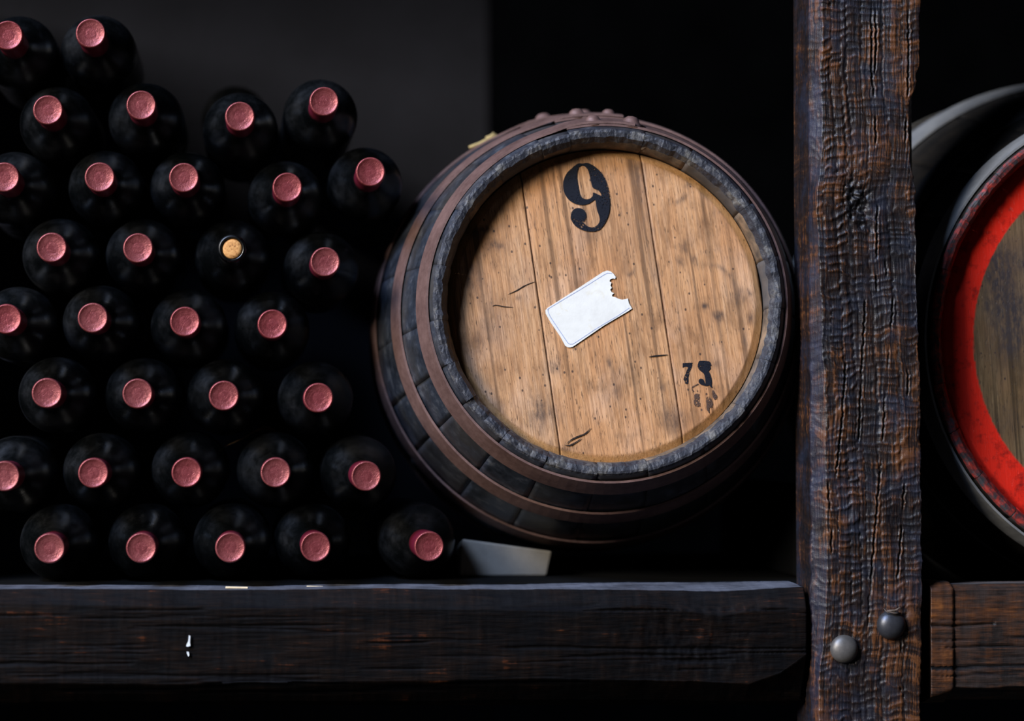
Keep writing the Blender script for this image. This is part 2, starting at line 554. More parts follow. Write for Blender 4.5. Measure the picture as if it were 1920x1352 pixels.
XL, XR = -1.2, 1.7
tag(box('floor', -4, 4, -3.6, 3.2, Z_FLOOR - 0.05, Z_FLOOR, M['floor'], bev=0), kind='structure')
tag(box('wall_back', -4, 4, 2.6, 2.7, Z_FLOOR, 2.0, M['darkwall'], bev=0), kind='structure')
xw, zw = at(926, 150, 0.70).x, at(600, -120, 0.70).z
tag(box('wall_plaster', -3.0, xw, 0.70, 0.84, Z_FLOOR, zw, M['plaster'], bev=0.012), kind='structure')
XP = at(1600, 700, 0.0).x
tag(box('shelf_board', -0.389, XP, 0.05, 0.60, Z_SHELF - 0.03, Z_SHELF, M['board']),
    'black shelf board behind the long beam carrying the bottles', 'shelf')
tag(box('added_side_board', -0.42, -0.39, 0.03, 0.62, Z_FLOOR, 0.53, M['board']), 'added unseen side board left of the bottle stack, shading the back wall', 'board')  # unseen board added to block the window light from the back wall
tag(box('shelf_board', -0.9, XR, 0.0, 0.62, 0.775, 0.805, M['board']), 'added unseen shelf board high above the casks, shading the back wall', 'shelf')  # unseen shelf added to cut high light off the back wall
tag(box('added_divider', 0.556, 0.578, 0.045, 0.5, Z_SHELF + 0.001, -0.06, M['board']), 'added low board behind the post keeping light off the red-rimmed cask', 'board')  # board added to shade the lower flank of the red-rimmed cask

# ------------------------------------------------------------------ the upright post
def table(t, y): return np.interp(y, [a for a, b in t], [b for a, b in t])


YF, YC, YB = -0.040, -0.025, 0.032               # post: front face, chamfer edge, back


def build_post():
    rows_px = np.concatenate([np.linspace(-170, -30, 15)[:-1], np.arange(-30, 1385, 1.9), np.linspace(1390, 1560, 16)])
    fl = table([(0, 1542), (100, 1540), (250, 1543), (330, 1537), (390, 1532), (500, 1537), (600, 1542), (700, 1546), (900, 1548), (1000, 1552), (1060, 1552), (1130, 1549), (1200, 1544), (1250, 1537), (1352, 1535)], rows_px)
    cl = table([(0, 1517), (300, 1516), (450, 1519), (700, 1520), (1352, 1521)], rows_px)
    bl = table([(0, 1489), (330, 1490), (600, 1492), (1352, 1496)], rows_px)
    fr = table([(0, 1725), (120, 1722), (160, 1716), (190, 1705), (250, 1704), (310, 1708), (350, 1716), (450, 1718), (600, 1720), (700, 1724), (900, 1726), (1100, 1728), (1352, 1725)], rows_px)
    nr = len(rows_px)
    zr = np.array([at(1630, y, YF).z for y in rows_px])
    X = lambda px, Y: np.array([at(p, y, Y).x for p, y in zip(px, rows_px)])
    xb, xc, xf, xr = X(bl, YB), X(cl, YC), X(fl, YF), X(fr, YF)
    xrb = np.full(nr, at(1713, 600, YB).x)
    wob = (fbm(zr * 60, zr * 0, 3, 3) - 0.5) * 0.0035
    xf = xf + wob; xr = xr + (fbm(zr * 90, zr * 0, 5, 3) - 0.5) * 0.003; xc = xc + (fbm(zr * 70, zr * 0, 9, 3) - 0.5) * 0.003
    nside, ncham, nfront, nright = 26, 16, 112, 16
    cols = []
    for (xa, ya), (xb_, yb_), n in (((xb, YB), (xc, YC), nside), ((xc, YC), (xf, YF), ncham), ((xf, YF), (xr, YF), nfront), ((xr, YF), (np.maximum(xr, xrb - 0.002), YB), nright)):
        for i in range(n):
            t = i / n
            cols.append((xa + (xb_ - xa) * t, np.full(nr, ya + (yb_ - ya) * t)))
    cols.append((np.maximum(xr, xrb - 0.002), np.full(nr, YB)))
    PX = np.stack([c[0] for c in cols], 1); PY = np.stack([c[1] for c in cols], 1)
    PZ = np.repeat(zr[:, None], PX.shape[1], 1)
    i0 = nside + ncham
    # arc length across the perimeter
    ds = np.hypot(np.diff(PX, axis=1), np.diff(PY, axis=1)); U = np.concatenate([np.zeros((nr, 1)), np.cumsum(ds, 1)], 1)
    U = U - U[:, i0:i0 + 1]
    # relief -------------------------------------------------------------
    edges = [-0.2, -0.02, 0.0, 0.008, 0.020, 0.030, 0.036, 0.051, 0.073, 0.092, 0.2]
    lean = (PZ - PZ.mean()) * 0.03 + (fbm(PZ * 9, PX * 3, 21, 2) - 0.5) * 0.010
    ci = np.digitize(U + lean, edges)
    phase = _TAB[(ci * 37 + 5) % 4096] * 0.7 + (fbm(PZ * 30, ci * 3.1, 31, 3) - 0.5) * 2.4 + (fbm(U * 60, PZ * 40, 33, 3) - 0.5) * 1.5
    per = 0.0092
    fr_ = np.mod(PZ / per + phase, 1.0)
    ridge = np.exp(-((fr_ - 0.5) / 0.17) ** 2)
    amp_col = np.where((ci >= 4) & (ci <= 5), 1.25, 0.8) * (0.45 + 0.9 * fbm(U * 30, PZ * 12, 41, 3))
    fib = fbm(U * 900, PZ * 26, 51, 3) - 0.5
    big = fbm(U * 26, PZ * 11, 55, 4) - 0.5
    h = 0.0011 * amp_col * (ridge - 0.3) + 0.0008 * fib + 0.0048 * big
    cell = np.floor(PZ / per + phase).astype(np.int64)
    tone = _TAB[(cell * 131 + ci * 977 + 40000) % 4096] - 0.5
    hn = np.clip(0.30 + 0.22 * ridge * amp_col + 1.3 * fib + 1.1 * big + 0.42 * tone, 0, 1)
    crack = np.zeros_like(PX)
    # hewn valleys between neighbouring columns
    for e in edges[4:9]:
        w = np.exp(-((U + lean - e) / 0.0016) ** 2)
        h -= 0.0005 * w; crack = np.maximum(crack, 0.3 * w)
    paths = [[(0, 1635), (130, 1635), (200, 1640), (300, 1644)], [(0, 1643), (90, 1643), (140, 1641)], [(0, 1703), (120, 1704), (270, 1698)],
             [(555, 1676), (650, 1668), (740, 1660), (830, 1655), (950, 1645), (1130, 1630), (1180, 1628)],
             [(590, 1592), (700, 1585), (830, 1575), (930, 1562)], [(560, 1624), (720, 1615), (830, 1611)],
             [(690, 1703), (850, 1700), (1000, 1691), (1110, 1680)], [(380, 1647), (420, 1645), (520, 1644), (550, 1645)], [(460, 1661), (520, 1663)],
             [(900, 1552), (1000, 1560), (1100, 1556)], [(1200, 1690), (1300, 1688)]]
    rp = rows_px
    for pth in paths:
        ys = [p[0] for p in pth]
        px = np.interp(rp, ys, [p[1] for p in pth])
        xx = X(px, YF) + (fbm(zr * 300, zr * 0, 61, 2) - 0.5) * 0.002
        on = np.clip(np.minimum(rp - ys[0], ys[-1] - rp) / 12, 0, 1)
        if ys[0] <= 0: on = np.clip((ys[-1] - rp) / 12, 0, 1)
        d = PX - xx[:, None]
        on = on * np.clip((vnoise(zr * 45, ys[0] * 0.37, 63) - 0.28) * 6, 0.0, 1)
        g = np.exp(-(d / 0.0007) ** 2) * on[:, None]
        lip = np.exp(-((np.abs(d) - 0.0018) / 0.0008) ** 2) * on[:, None]
        h += -0.0028 * g + 0.0007 * lip
        crack = np.maximum(crack, g); hn = np.clip(hn + 0.25 * lip, 0, 1)
    # the black split knot
    kx, kz = at(1602, 372, YF).x, at(1602, 372, YF).z
    ax_, az_ = PX - kx, PZ - kz
    q = ax_ * 0.94 + az_ * 0.25; p_ = -ax_ * 0.25 + az_ * 0.94
    rr = np.sqrt((q / 0.0165) ** 2 + (p_ / 0.034) ** 2) + 0.8 * (fbm(PX * 140, PZ * 140, 71, 3) - 0.5)
    kn = np.clip(1.25 - rr, 0, 1); kn = kn * kn * (3 - 2 * kn)
    h += kn * (0.0075 * (fbm(PX * 190, PZ * 190, 73, 4) - 0.52)) - 0.0016 * kn
    crack = np.maximum(crack, 0.93 * kn)
    h = np.where((np.arange(PX.shape[1]) < i0)[None, :], h * 0.6, h)
    side = (np.arange(PX.shape[1]) < nside)[None, :]
    h = np.where(side, h * 0.7, h)
    # displace along the outward normal of the section
    nx = np.zeros(PX.shape[1]); ny = np.zeros(PX.shape[1])
    nx[:nside] = -1; ny[:nside] = 0
    nx[nside:i0] = -0.45; ny[nside:i0] = -0.89
    ny[i0:i0 + nfront] = -1
    nx[i0 + nfront:] = 1
    for c in range(2):
        kk = np.array([0.25, 0.5, 0.25]); nx = np.convolve(np.pad(nx, 1, 'edge'), kk, 'valid'); ny = np.convolve(np.pad(ny, 1, 'edge'), kk, 'valid')
    PX = PX + h * nx; PY = PY + h * ny
    dust_sheen = np.zeros_like(PX); dust_sheen[:, nside - 1:i0] = 0.75 * np.clip(0.35 + 1.6 * (fbm(PZ[:, nside - 1:i0] * 30, U[:, nside - 1:i0] * 60, 91, 3) - 0.4), 0, 1)  # bluish light sheen of the chamfer put into the colour
    hn = np.where(side, hn * 0.75, hn)
    # close the back and run the post on down to the floor and up out of view
    back = np.stack([np.stack([xrb, np.full(nr, YB + 0.004), zr], 1), np.stack([xb, np.full(nr, YB + 0.004), zr], 1)], 1)
    P = np.concatenate([np.stack([PX, PY, PZ], -1), back], 1)
    dust_sheen = np.concatenate([dust_sheen, dust_sheen[:, -2:]], 1); hn = np.concatenate([hn, hn[:, -2:]], 1); crack = np.concatenate([crack, crack[:, -2:]], 1)
    lo, hi_ = P[-1:].copy(), P[:1].copy()
    lo[..., 2] = Z_FLOOR; hi_[..., 2] = 0.7745
    P = np.concatenate([hi_, P, lo], 0)
    dust_sheen = np.concatenate([dust_sheen[:1], dust_sheen, dust_sheen[-1:]], 0)
    hn = np.concatenate([hn[:1], hn, hn[-1:]], 0); crack = np.concatenate([crack[:1], crack, crack[-1:]], 0)
    return fix_normals(grid_mesh('post_timber', P, True, {'h': hn, 'crack': crack, 'dust_sheen': dust_sheen}))


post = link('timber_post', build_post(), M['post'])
tag(post, 'rough dark tarred upright timber post with a black knot and two bolt heads', 'post')


def dome(name, px, py, rad, hgt, mat, parent, label):
    n = 10
    prof = [(rad * math.sin(a) * (1.0 if a < 1.5 else 1), -hgt * math.cos(a)) for a in np.linspace(0, math.pi / 2, n)]
    prof[0] = (0, -hgt)
    prof += [(rad * 1.0, 0.004), (rad * 0.97, 0.006), (0, 0.006)]
    o = link(name, lathe(name, prof, 40), mat, parent)
    o.location = at(px, py, YF - 0.0015)
    o['label'] = label
    return o


dome('bolt_head', 1583, 1217, 0.0136, 0.008, M['bolt'], post, 'pale domed steel bolt head')
b2 = dome('bolt_head', 1671, 1172, 0.0143, 0.0095, M['bolt_dark'], post, 'dark domed steel bolt head')


def splinter(px, py, parent, pts, rad):
    base = at(px, py, YF - 0.004)
    P = [base + Vector((a, -c, b)) for a, b, c in pts]
    return link('splinter', tube('splinter', P, lambda t: rad * (1.05 - t)), M['straw'], parent)


M['splinter'] = plain('torn_wood_fibre', (0.12, 0.09, 0.07), 0.8, 120)
for pts, rad in (([(0, 0, 0), (0.006, 0.001, 0.004), (0.010, 0.004, 0.006), (0.013, 0.0035, 0.005)], 0.0016), ([(0.012, -0.002, 0.002), (0.005, -0.001, 0.006), (-0.003, 0.001, 0.005), (-0.006, 0.005, 0.003)], 0.0014), ([(0.001, 0.001, 0.003), (0.008, 0.002, 0.006), (0.012, 0.006, 0.004)], 0.001)):
    s_ = splinter(1664, 1147, post, pts, rad); s_.data.materials.clear(); s_.data.materials.append(M['splinter'])


# ------------------------------------------------------------------ the beams
def build_beam(name, px0, px1, sect, pre, post_, seed, amp, mat, step=None, ridge_cut=None):
    """sect: list of (pixel row table, Y, samples to next); px0..px1 seen part, pre/post_: X limits run on."""
    xs = np.arange(px0, px1 + 1, 2.6)
    nr = len(xs)
    Xr = np.array([at(x, 1200, -0.02).x for x in xs])
    rows, tags_ = [], []
    for i, (tb, Y, n) in enumerate(sect):
        z0 = np.array([at(x, t, Y).z for x, t in zip(xs, table(tb, xs))])
        if i == len(sect) - 1:
            rows.append((z0, np.full(nr, Y))); tags_.append(i); break
        tb2, Y2, _ = sect[i + 1]
        z1 = np.array([at(x, t, Y2).z for x, t in zip(xs, table(tb2, xs))])
        for k_ in range(n):
            t = k_ / n
            rows.append((z0 + (z1 - z0) * t, np.full(nr, Y + (Y2 - Y) * t))); tags_.append(i)
    PZ = np.stack([r_[0] for r_ in rows], 1); PY = np.stack([r_[1] for r_ in rows], 1)
    PX = np.repeat(Xr[:, None], PZ.shape[1], 1)
    big = fbm(PX * 8, PZ * 40 + PY * 30, seed, 4) - 0.5
    fib = fbm(PX * 40, PZ * 700 + PY * 500, seed + 5, 3) - 0.5
    crs = fbm(PX * 160, PZ * 30, seed + 9, 3) - 0.5
    h = amp * (0.006 * big + 0.0012 * fib + 0.0010 * crs)
    hn = np.clip(0.35 + 0.9 * big + 0.8 * fib + 0.5 * crs, 0, 1)
    crack = np.clip((fbm(PX * 7, PZ * 260, seed + 13, 3) - 0.63) * 14, 0, 1) * (PY < -0.01)
    h -= 0.0016 * crack
    if step:
        for f in step: h, hn, crack = f(PX, PY, PZ, h, hn, crack)
    sec = np.array(tags_)[None, :] + 0 * PX
    dust_sheen = np.where(sec == 0, 1.0, np.where(sec == 1, 0.025, 0.0)) * np.clip(0.2 + 1.6 * fbm(PX * 25, PZ * 200, seed + 21, 3), 0, 1)  # top-face dust, paled to carry the bluish light sheen in its colour
    # section normals
    dz = np.gradient(PZ, axis=1); dy = np.gradient(PY, axis=1)
    L = np.sqrt(dz ** 2 + dy ** 2) + 1e-9
    ny, nz = dz / L, -dy / L            # going from top-back over the front and down
    P = np.stack([PX, PY + h * ny, PZ + h * nz], -1)
    a, b = P[:1].copy(), P[-1:].copy()
    segs = []; hs = [hn]; cs = [crack]
    if pre is not None: a[..., 0] = pre; segs.append(a); hs.insert(0, hn[:1]); cs.insert(0, crack[:1])
    segs.append(P)
    if post_ is not None: b[..., 0] = post_; segs.append(b); hs.append(hn[-1:]); cs.append(crack[-1:])
    P = np.concatenate(segs, 0); hn = np.concatenate(hs, 0); crack = np.concatenate(cs, 0)
    dd_ = [dust_sheen]
    if pre is not None: dd_.insert(0, dust_sheen[:1])
    if post_ is not None: dd_.append(dust_sheen[-1:])
    me = grid_mesh(name, P, True, {'h': hn, 'crack': crack, 'dust_sheen': np.concatenate(dd_, 0)})
    bm = bmesh.new(); bm.from_mesh(me)
    bm.verts.ensure_lookup_table()
    nc = P.shape[1]; n_ = P.shape[0]
    bm.faces.new([bm.verts[i] for i in range(nc)])
    bm.faces.new([bm.verts[(n_ - 1) * nc + i] for i in reversed(range(nc))])
    bmesh.ops.recalc_face_normals(bm, faces=bm.faces)
    bm.to_mesh(me); bm.free()
    return link('shelf_beam', me, mat)


def scoop(PX, PY, PZ, h, hn, crack):
    c = at(1300, 1215, -0.03)
    w = np.exp(-((PX - c.x) / 0.07) ** 2 - ((PZ - c.z) / 0.035) ** 2)
    h = h - 0.0035 * w + 0.004 * w * (fbm(PX * 110, PZ * 60, 303, 3) - 0.5)
    return h, hn, crack


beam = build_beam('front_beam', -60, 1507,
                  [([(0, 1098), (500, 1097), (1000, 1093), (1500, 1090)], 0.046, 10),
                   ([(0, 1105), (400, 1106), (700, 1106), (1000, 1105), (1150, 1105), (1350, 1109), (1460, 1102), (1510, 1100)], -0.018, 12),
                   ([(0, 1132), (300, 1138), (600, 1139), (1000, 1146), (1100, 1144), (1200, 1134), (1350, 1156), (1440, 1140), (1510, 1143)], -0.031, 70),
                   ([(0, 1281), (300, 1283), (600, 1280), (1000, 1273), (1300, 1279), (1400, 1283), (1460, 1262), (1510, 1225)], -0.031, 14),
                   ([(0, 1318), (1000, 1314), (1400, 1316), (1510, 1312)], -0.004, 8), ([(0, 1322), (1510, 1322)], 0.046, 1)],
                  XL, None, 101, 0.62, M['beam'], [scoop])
tag(beam, 'long black-brown hewn beam below the bottles and the cask marked 9', 'beam')


def endblock(PX, PY, PZ, h, hn, crack):
    xe = at(1783, 1200, -0.02).x
    t = np.clip((xe - PX) / 0.0015, 0, 1)
    h = h + 0.0028 * t
    zc = np.interp(PX, [at(1738, 1172, -0.03).x, at(1790, 1174, -0.03).x, at(1860, 1169, -0.03).x], [at(1738, 1172, -0.03).z, at(1790, 1174, -0.03).z, at(1860, 1169, -0.03).z])
    g = np.exp(-((PZ - zc) / 0.0011) ** 2) * (PX < at(1865, 1170, -0.03).x) * (PY < -0.01)
    return h - 0.003 * g, np.clip(hn + 0.15 * t, 0, 1), np.maximum(crack, g)


beam_r = build_beam('front_beam_right', 1739, 1960,
                    [([(1739, 1090), (1960, 1089)], 0.046, 8), ([(1739, 1094), (1960, 1093)], -0.018, 8), ([(1739, 1106), (1960, 1104)], -0.030, 70),
                     ([(1739, 1303), (1755, 1300), (1783, 1289), (1850, 1291), (1960, 1287)], -0.030, 12), ([(1739, 1312), (1960, 1308)], 0.0, 6), ([(1739, 1312), (1960, 1312)], 0.046, 1)],
                    None, XR, 131, 0.4, M['beam_r'], [endblock])
tag(beam_r, 'short orange-brown beam right of the post below the red-rimmed cask', 'beam')


def fleck(px_pts, Y):
    pts = [at(x, y, Y) for x, y in px_pts]
    o = link('paint_fleck', flat_shape('paint_fleck', [pts], Vector((0, 0.002, 0))), M['white'], beam)
    o['label'] = 'white paint fleck'


fleck([(354, 1191), (357, 1193), (356, 1204), (357, 1211), (351, 1213), (349, 1211), (353, 1202)], -0.0335)
fleck([(350, 1222), (354, 1223), (355, 1229), (353, 1231), (351, 1227)], -0.0335)


# ------------------------------------------------------------------ casks
def spline(xs, ys):
    xs = np.array(xs, float); ys = np.array(ys, float)
    co = np.polyfit(xs, ys, min(len(xs) - 1, 3))
    return lambda d: float(np.polyval(co, d))


def barrel_frame(p0, axis, roll):
    a = axis.normalized()
    x = a.cross(Vector((0, 0, 1))).normalized()
    z = x.cross(a)
    rot = Matrix((x, a, z)).transposed()
    return rot @ Matrix.Rotation(roll, 3, 'Y')


def make_barrel(name, p0, axis, roll, rfun, L, thick, end_w, joints, hoops, recess, r_head, seams, smats, hoop_mats, head_mat, paint_r=None, seed=1, head_stain=None):
    rnd = random.Random(seed)
    rot = barrel_frame(p0, axis, roll)
    root = empty(name, p0, rot)
    half = L / 2
    rad = lambda d: rfun(min(d, L - d))
    # staves
    jn = sorted(joints)
    prof_d = [0.0, 0.006, 0.02, 0.05] + [L * f for f in (0.14, 0.2, 0.27, 0.35, 0.43, 0.5, 0.57, 0.65, 0.73, 0.8, 0.86, 0.92, 0.97, 1.0)]
    for i, a0 in enumerate(jn):
        a1 = jn[(i + 1) % len(jn)]
        if a1 <= a0: a1 += 360
        g = 0.03 + 0.06 * rnd.random()
        n = max(6, int((a1 - a0) / 1.6))
        dr = rnd.uniform(-0.0007, 0.0007); dd = rnd.uniform(-0.0012, 0.0012)
        verts, faces, mi = [], [], []
        ring = []
        for j in range(n + 1):
            a = R(a0 + g + (a1 - a0 - 2 * g) * j / n)
            edge = 1.0 if j in (0, n) else 0.0
            w1 = (vnoise(a * 40, i * 3.3, seed) - 0.5); w2 = (vnoise(a * 90, i * 5.1, seed + 4) - 0.5); w3 = (vnoise(a * 25, i * 7.7, seed + 9) - 0.5)
            pr = []
            d0 = dd + 0.0018 * w2
            ro = rad(0) + dr + 0.0012 * w1
            pr.append((ro - 0.0005 - 0.0003 * edge, d0 + 0.0022))
            for d in prof_d[1:]: pr.append((rad(d) + dr - 0.0001 * edge, d))
            pr.append((rad(L) - thick, L)); pr.append((rad(L) - thick, L - 0.03)); pr.append((r_head + 0.003, L - recess - 0.02))
            pr.append((r_head + 0.003, recess + 0.022)); pr.append((r_head + 0.001, recess + 0.004))
            pr.append((r_head + 0.0012 * w3, recess * 0.62)); pr.append((ro - end_w - 0.004 + 0.0016 * w1, 0.0072 + 0.002 * w3))
            pr.append((ro - end_w + 0.002 * w3, d0 + 0.0007)); pr.append((ro - end_w * 0.5, d0 - 0.0004 + 0.0012 * w1)); pr.append((ro - 0.0022, d0))
            ring.append(len(verts))
            for r_, d in pr: verts.append((r_ * math.sin(a), d, r_ * math.cos(a)))
        np_ = len(pr)
        nout = len(prof_d)
        for j in range(n):
            for q in range(np_):
                q2 = (q + 1) % np_
                faces.append((ring[j] + q, ring[j] + q2, ring[j + 1] + q2, ring[j + 1] + q))
                if q < nout: mi.append(0 if q < nout - 1 else 1)
                elif q >= np_ - 4: mi.append(1)
                else: mi.append(2)
        # side walls
        for j in (0, n):
            f = [ring[j] + q for q in range(np_)]
            if j == 0: f.reverse()
            faces.append(tuple(f)); mi.append(0)
        me = fix_normals(mesh('stave', verts, faces, True, mi))
        me.polygons.foreach_set('use_smooth', [q != 1 for q in mi])
        link('stave', me, smats, root)
    # hoops
    for (d0, wd, start, over, mat, rv) in hoops:
        n = 132
        verts, faces = [], []
        tot = 360 + over
        th = 0.0022
        for j in range(n + 1):
            ang = start + tot * j / n
            lap = min(1.0, max(0.0, (ang - start - 360 + 5) / 8)) * (th + 0.0006)
            wob = 0.0012 * (vnoise(ang * 0.06, d0 * 90, seed + 31) - 0.5)
            a = R(ang)
            for (dr_, d) in ((0.0006, d0 + wob), (0.0006 + th, d0 + wob), (0.0006 + th, d0 + wd * 0.5 + wob), (0.0006 + th, d0 + wd + wob), (0.0006, d0 + wd + wob), (0.0006, d0 + wd * 0.5 + wob)):
                r_ = rad(d) + dr_ + lap + 0.0007
                verts.append((r_ * math.sin(a), d, r_ * math.cos(a)))
        for j in range(n):
            for q in range(6):
                q2 = (q + 1) % 6
                faces.append((j * 6 + q, j * 6 + q2, (j + 1) * 6 + q2, (j + 1) * 6 + q))
        faces.append(tuple(range(6))); faces.append(tuple(n * 6 + q for q in reversed(range(6))))
        me = fix_normals(mesh('hoop', verts, faces, False))
        hp = link('hoop', me, mat, root)
        for (ra, rd, rs) in rv:
            a = R(ra); d = d0 + wd * rd
            r_ = rad(d) + 0.0022 + 0.0030
            prof = [(0, -0.0045 * rs), (0.003 * rs, -0.0040 * rs), (0.005 * rs, -0.0024 * rs), (0.0062 * rs, 0.0005), (0.011 * rs, 0.0022), (0, 0.0026)]
            rvo = link('rivet', lathe('rivet', prof, 16), mat, hp)
            nrm = Vector((math.sin(a), -(rad(d + 0.005) - rad(d)) / 0.005, math.cos(a))).normalized()
            rvo.matrix_local = Matrix.Translation((r_ * math.sin(a), d, r_ * math.cos(a))) @ nrm.to_track_quat('-Y', 'Z').to_matrix().to_4x4()
    # head boards
    for i in range(len(seams) - 1):
        xa, xb = max(seams[i], -r_head + 0.0004) + 0.0002, min(seams[i + 1], r_head - 0.0004) - 0.0002
        nx = max(24, int((xb - xa) / 0.0015)); nz = 210
        xs = xa + (xb - xa) * 0.5 * (1 - np.cos(np.linspace(0.04, math.pi - 0.04, nx)))
        xs = np.sort(np.concatenate([np.linspace(xa, xb, nx), [xa + 0.0005, xa + 0.0011, xb - 0.0005, xb - 0.0011]]))
        V = np.linspace(-1, 1, nz)
        XX = np.repeat(xs[None, :], nz, 0); ch = np.sqrt(np.maximum(r_head ** 2 - xs ** 2, 1e-8)); ZZ = V[:, None] * ch[None, :]
        rr = np.sqrt(XX ** 2 + ZZ ** 2)
        bev = np.clip((rr - (r_head - 0.008)) / 0.008, 0, 1)
        e = np.minimum(XX - xa, xb - XX)
        YY = recess + 0.0045 * bev + 0.0012 * np.exp(-(e / 0.0007) ** 2) + (0.0004 if i % 2 else 0.0) + 0.0006 * (fbm(XX * 30, ZZ * 6, seed + i * 9, 3) - 0.5)
        st, ed = (head_stain(XX, ZZ) if head_stain else (np.zeros_like(XX), np.zeros_like(XX)))
        st = np.maximum(st, 0.55 * np.exp(-(e / 0.0010) ** 2))
        ed = np.maximum(ed, np.clip(bev * 3, 0, 1) * 0.4)
        at_ = {'stain': st, 'edge': ed}
        if paint_r: at_['paint'] = np.clip((rr - paint_r + 0.0012 * (fbm(XX * 300, ZZ * 300, 7, 2) - 0.5)) / 0.001, 0, 1)
        # wrap a rear skirt so the board has thickness
        P = np.stack([XX, YY, ZZ], -1)
        Bk = P.copy(); Bk[..., 1] = recess + 0.02
        P = np.concatenate([P, Bk[:, ::-1]], 1)
        at_ = {k_: np.concatenate([v_, v_[:, ::-1]], 1) for k_, v_ in at_.items()}
        # grid is indexed rows = z, closed round the columns
        me = fix_normals(grid_mesh('head_board', P, True, at_))
        link('head_board', me, head_mat, root)
    return root, rot


# cask marked 9 -----------------------------------------------------------
C9 = at(1141, 564, 0.0)
AX9 = at(1107, 613, 0.18) - C9
r9 = spline([0, 0.08, 0.18, 0.26], [0.1725, 0.1995, 0.2235, 0.2310])
ROLL9 = R(-7.6)
rot9 = barrel_frame(C9, AX9, ROLL9)
inv9 = rot9.inverted()
REC9, RH9 = 0.028, 0.1572


def loc9(px, py, y=REC9):
    o = inv9 @ (CAM - C9); d = inv9 @ ray(px, py)
    return o + d * ((y - o.y) / d.y)


def ang9(px, py):
    p = loc9(px, py, 0.0)
    return math.degrees(math.atan2(p.x, p.z)) % 360


J9 = [ang9(*p) for p in ((1065, 243), (1212, 240), (1301, 278), (1402, 386), (1440, 484), (1469, 577), (1449, 679), (1390, 762), (1318, 838), (1215, 880), (1120, 889),
                         (1022, 867), (945, 818), (880, 750), (842, 682), (821, 600), (820, 495), (865, 396), (930, 320), (1009, 262))]
STAINS = [(1015, 775, 38, 30, .75), (1040, 690, 15, 15, .6), (1350, 590, 12, 11, .9), (1326, 582, 8, 8, .9), (1412, 592, 7, 12, .8), (1410, 546, 8, 8, .7), (1285, 465, 9, 22, .6), (1302, 490, 8, 12, .8),
          (1275, 490, 7, 10, .8), (1262, 785, 24, 22, .65), (1198, 330, 14, 42, .55), (1220, 430, 6, 50, .35), (1034, 856, 9, 22, 1.), (1050, 848, 22, 9, .8), (905, 435, 26, 10, .9), (930, 463, 22, 12, .7), (1140, 681, 9, 13, .75),
          (1150, 700, 10, 20, .3), (1290, 345, 9, 9, .7), (1283, 370, 8, 8, .7), (1270, 372, 6, 6, .6), (1325, 365, 10, 10, .7), (1345, 402, 9, 8, .6), (1160, 735, 10, 12, .45), (1243, 725, 9, 8, .6), (1160, 820, 18, 10, .3), (1180, 868, 12, 5, .7), (1220, 862, 18, 6, .5),
          (975, 560, 5, 5, .7), (890, 530, 14, 40, .45), (925, 600, 16, 60, .4), (900, 640, 14, 30, .5), (1395, 640, 10, 20, .5), (1388, 560, 30, 12, .5), (1340, 680, 10, 14, .5), (1180, 510, 6, 6, .8), (1065, 340, 3, 6, .5), (940, 395, 14, 8, .6), (1000, 420, 4, 14, .5), (1110, 440, 30, 12, .22), (1090, 300, 60, 14, .35)]


def stain9(XX, ZZ):
    st = np.zeros_like(XX)
    wx = (fbm(XX * 110, ZZ * 60, 201, 3) - 0.5) * 0.010; wz = (fbm(XX * 110, ZZ * 60, 207, 3) - 0.5) * 0.016
    for (px, py, a, b, s) in STAINS:
        p = loc9(px, py)
        q = ((XX + wx - p.x) / (a * 0.00053)) ** 2 + ((ZZ + wz - p.z) / (b * 0.00053)) ** 2
        st = np.maximum(st, s * np.exp(-q * 1.1))
    c = loc9(1328, 545)                      # faint ring left by a wet glass
    rr = np.hypot(XX - c.x, ZZ - c.z); an = np.degrees(np.arctan2(ZZ - c.z, XX - c.x))
    st = np.maximum(st, 0.6 * np.exp(-((rr - 0.0265 - wx * 0.15) / 0.0022) ** 2) * np.clip(1.2 - np.abs(an - 25) / 75, 0, 1))
    return np.clip(st, 0, 1), np.zeros_like(XX)


s1 = (loc9(985, 340).x + loc9(1045, 850).x) / 2
s2 = (loc9(1205, 300).x + loc9(1275, 800).x) / 2
top9 = ang9(1110, 231)
cask9, _ = make_barrel('wine_cask', C9, AX9, ROLL9, r9, 0.52, 0.0145, 0.0090, J9,
                       [(0.007, 0.026, top9 - 8, 22, M['rust'], [(top9 + 1, .45, 1.3), (top9 + 13, .5, 1.45)]),
                        (0.083, 0.026, top9 - 8, 20, M['rust'], [(top9 - 1, .5, 1.4), (top9 + 8, .5, 1.2)]),
                        (0.182, 0.030, top9 - 14, 20, M['rust'], [(top9 - 7, .5, 1.5), (top9 + 4, .5, 1.4)]),
                        (0.310, 0.030, top9 - 8, 20, M['rust'], []), (0.411, 0.026, top9 - 8, 20, M['rust'], []), (0.487, 0.026, top9 - 8, 20, M['rust'], [])],
                       REC9, RH9, [-1, s1, s2, 1], M['stave'], None, M['head'], None, 3, stain9)
tag(cask9, 'small oak wine cask marked 9 with torn white label and rusty hoops', 'cask')

OUT9 = inv9 @ Vector((0, 0, 0))


def print9(name, loops_px, mat, lift=0.0006, thick=0.0003, parent=cask9, label=None):
    loops = [[loc9(x, y, REC9 - lift) for x, y in L] for L in loops_px]
    o = link(name, flat_shape(name, loops, Vector((0, thick, 0))), mat, parent)
    if label: o['label'] = label
    return o


def cv(pts, x0, y0, s): return [(x0 + a * s, y0 + b * s) for a, b in pts]


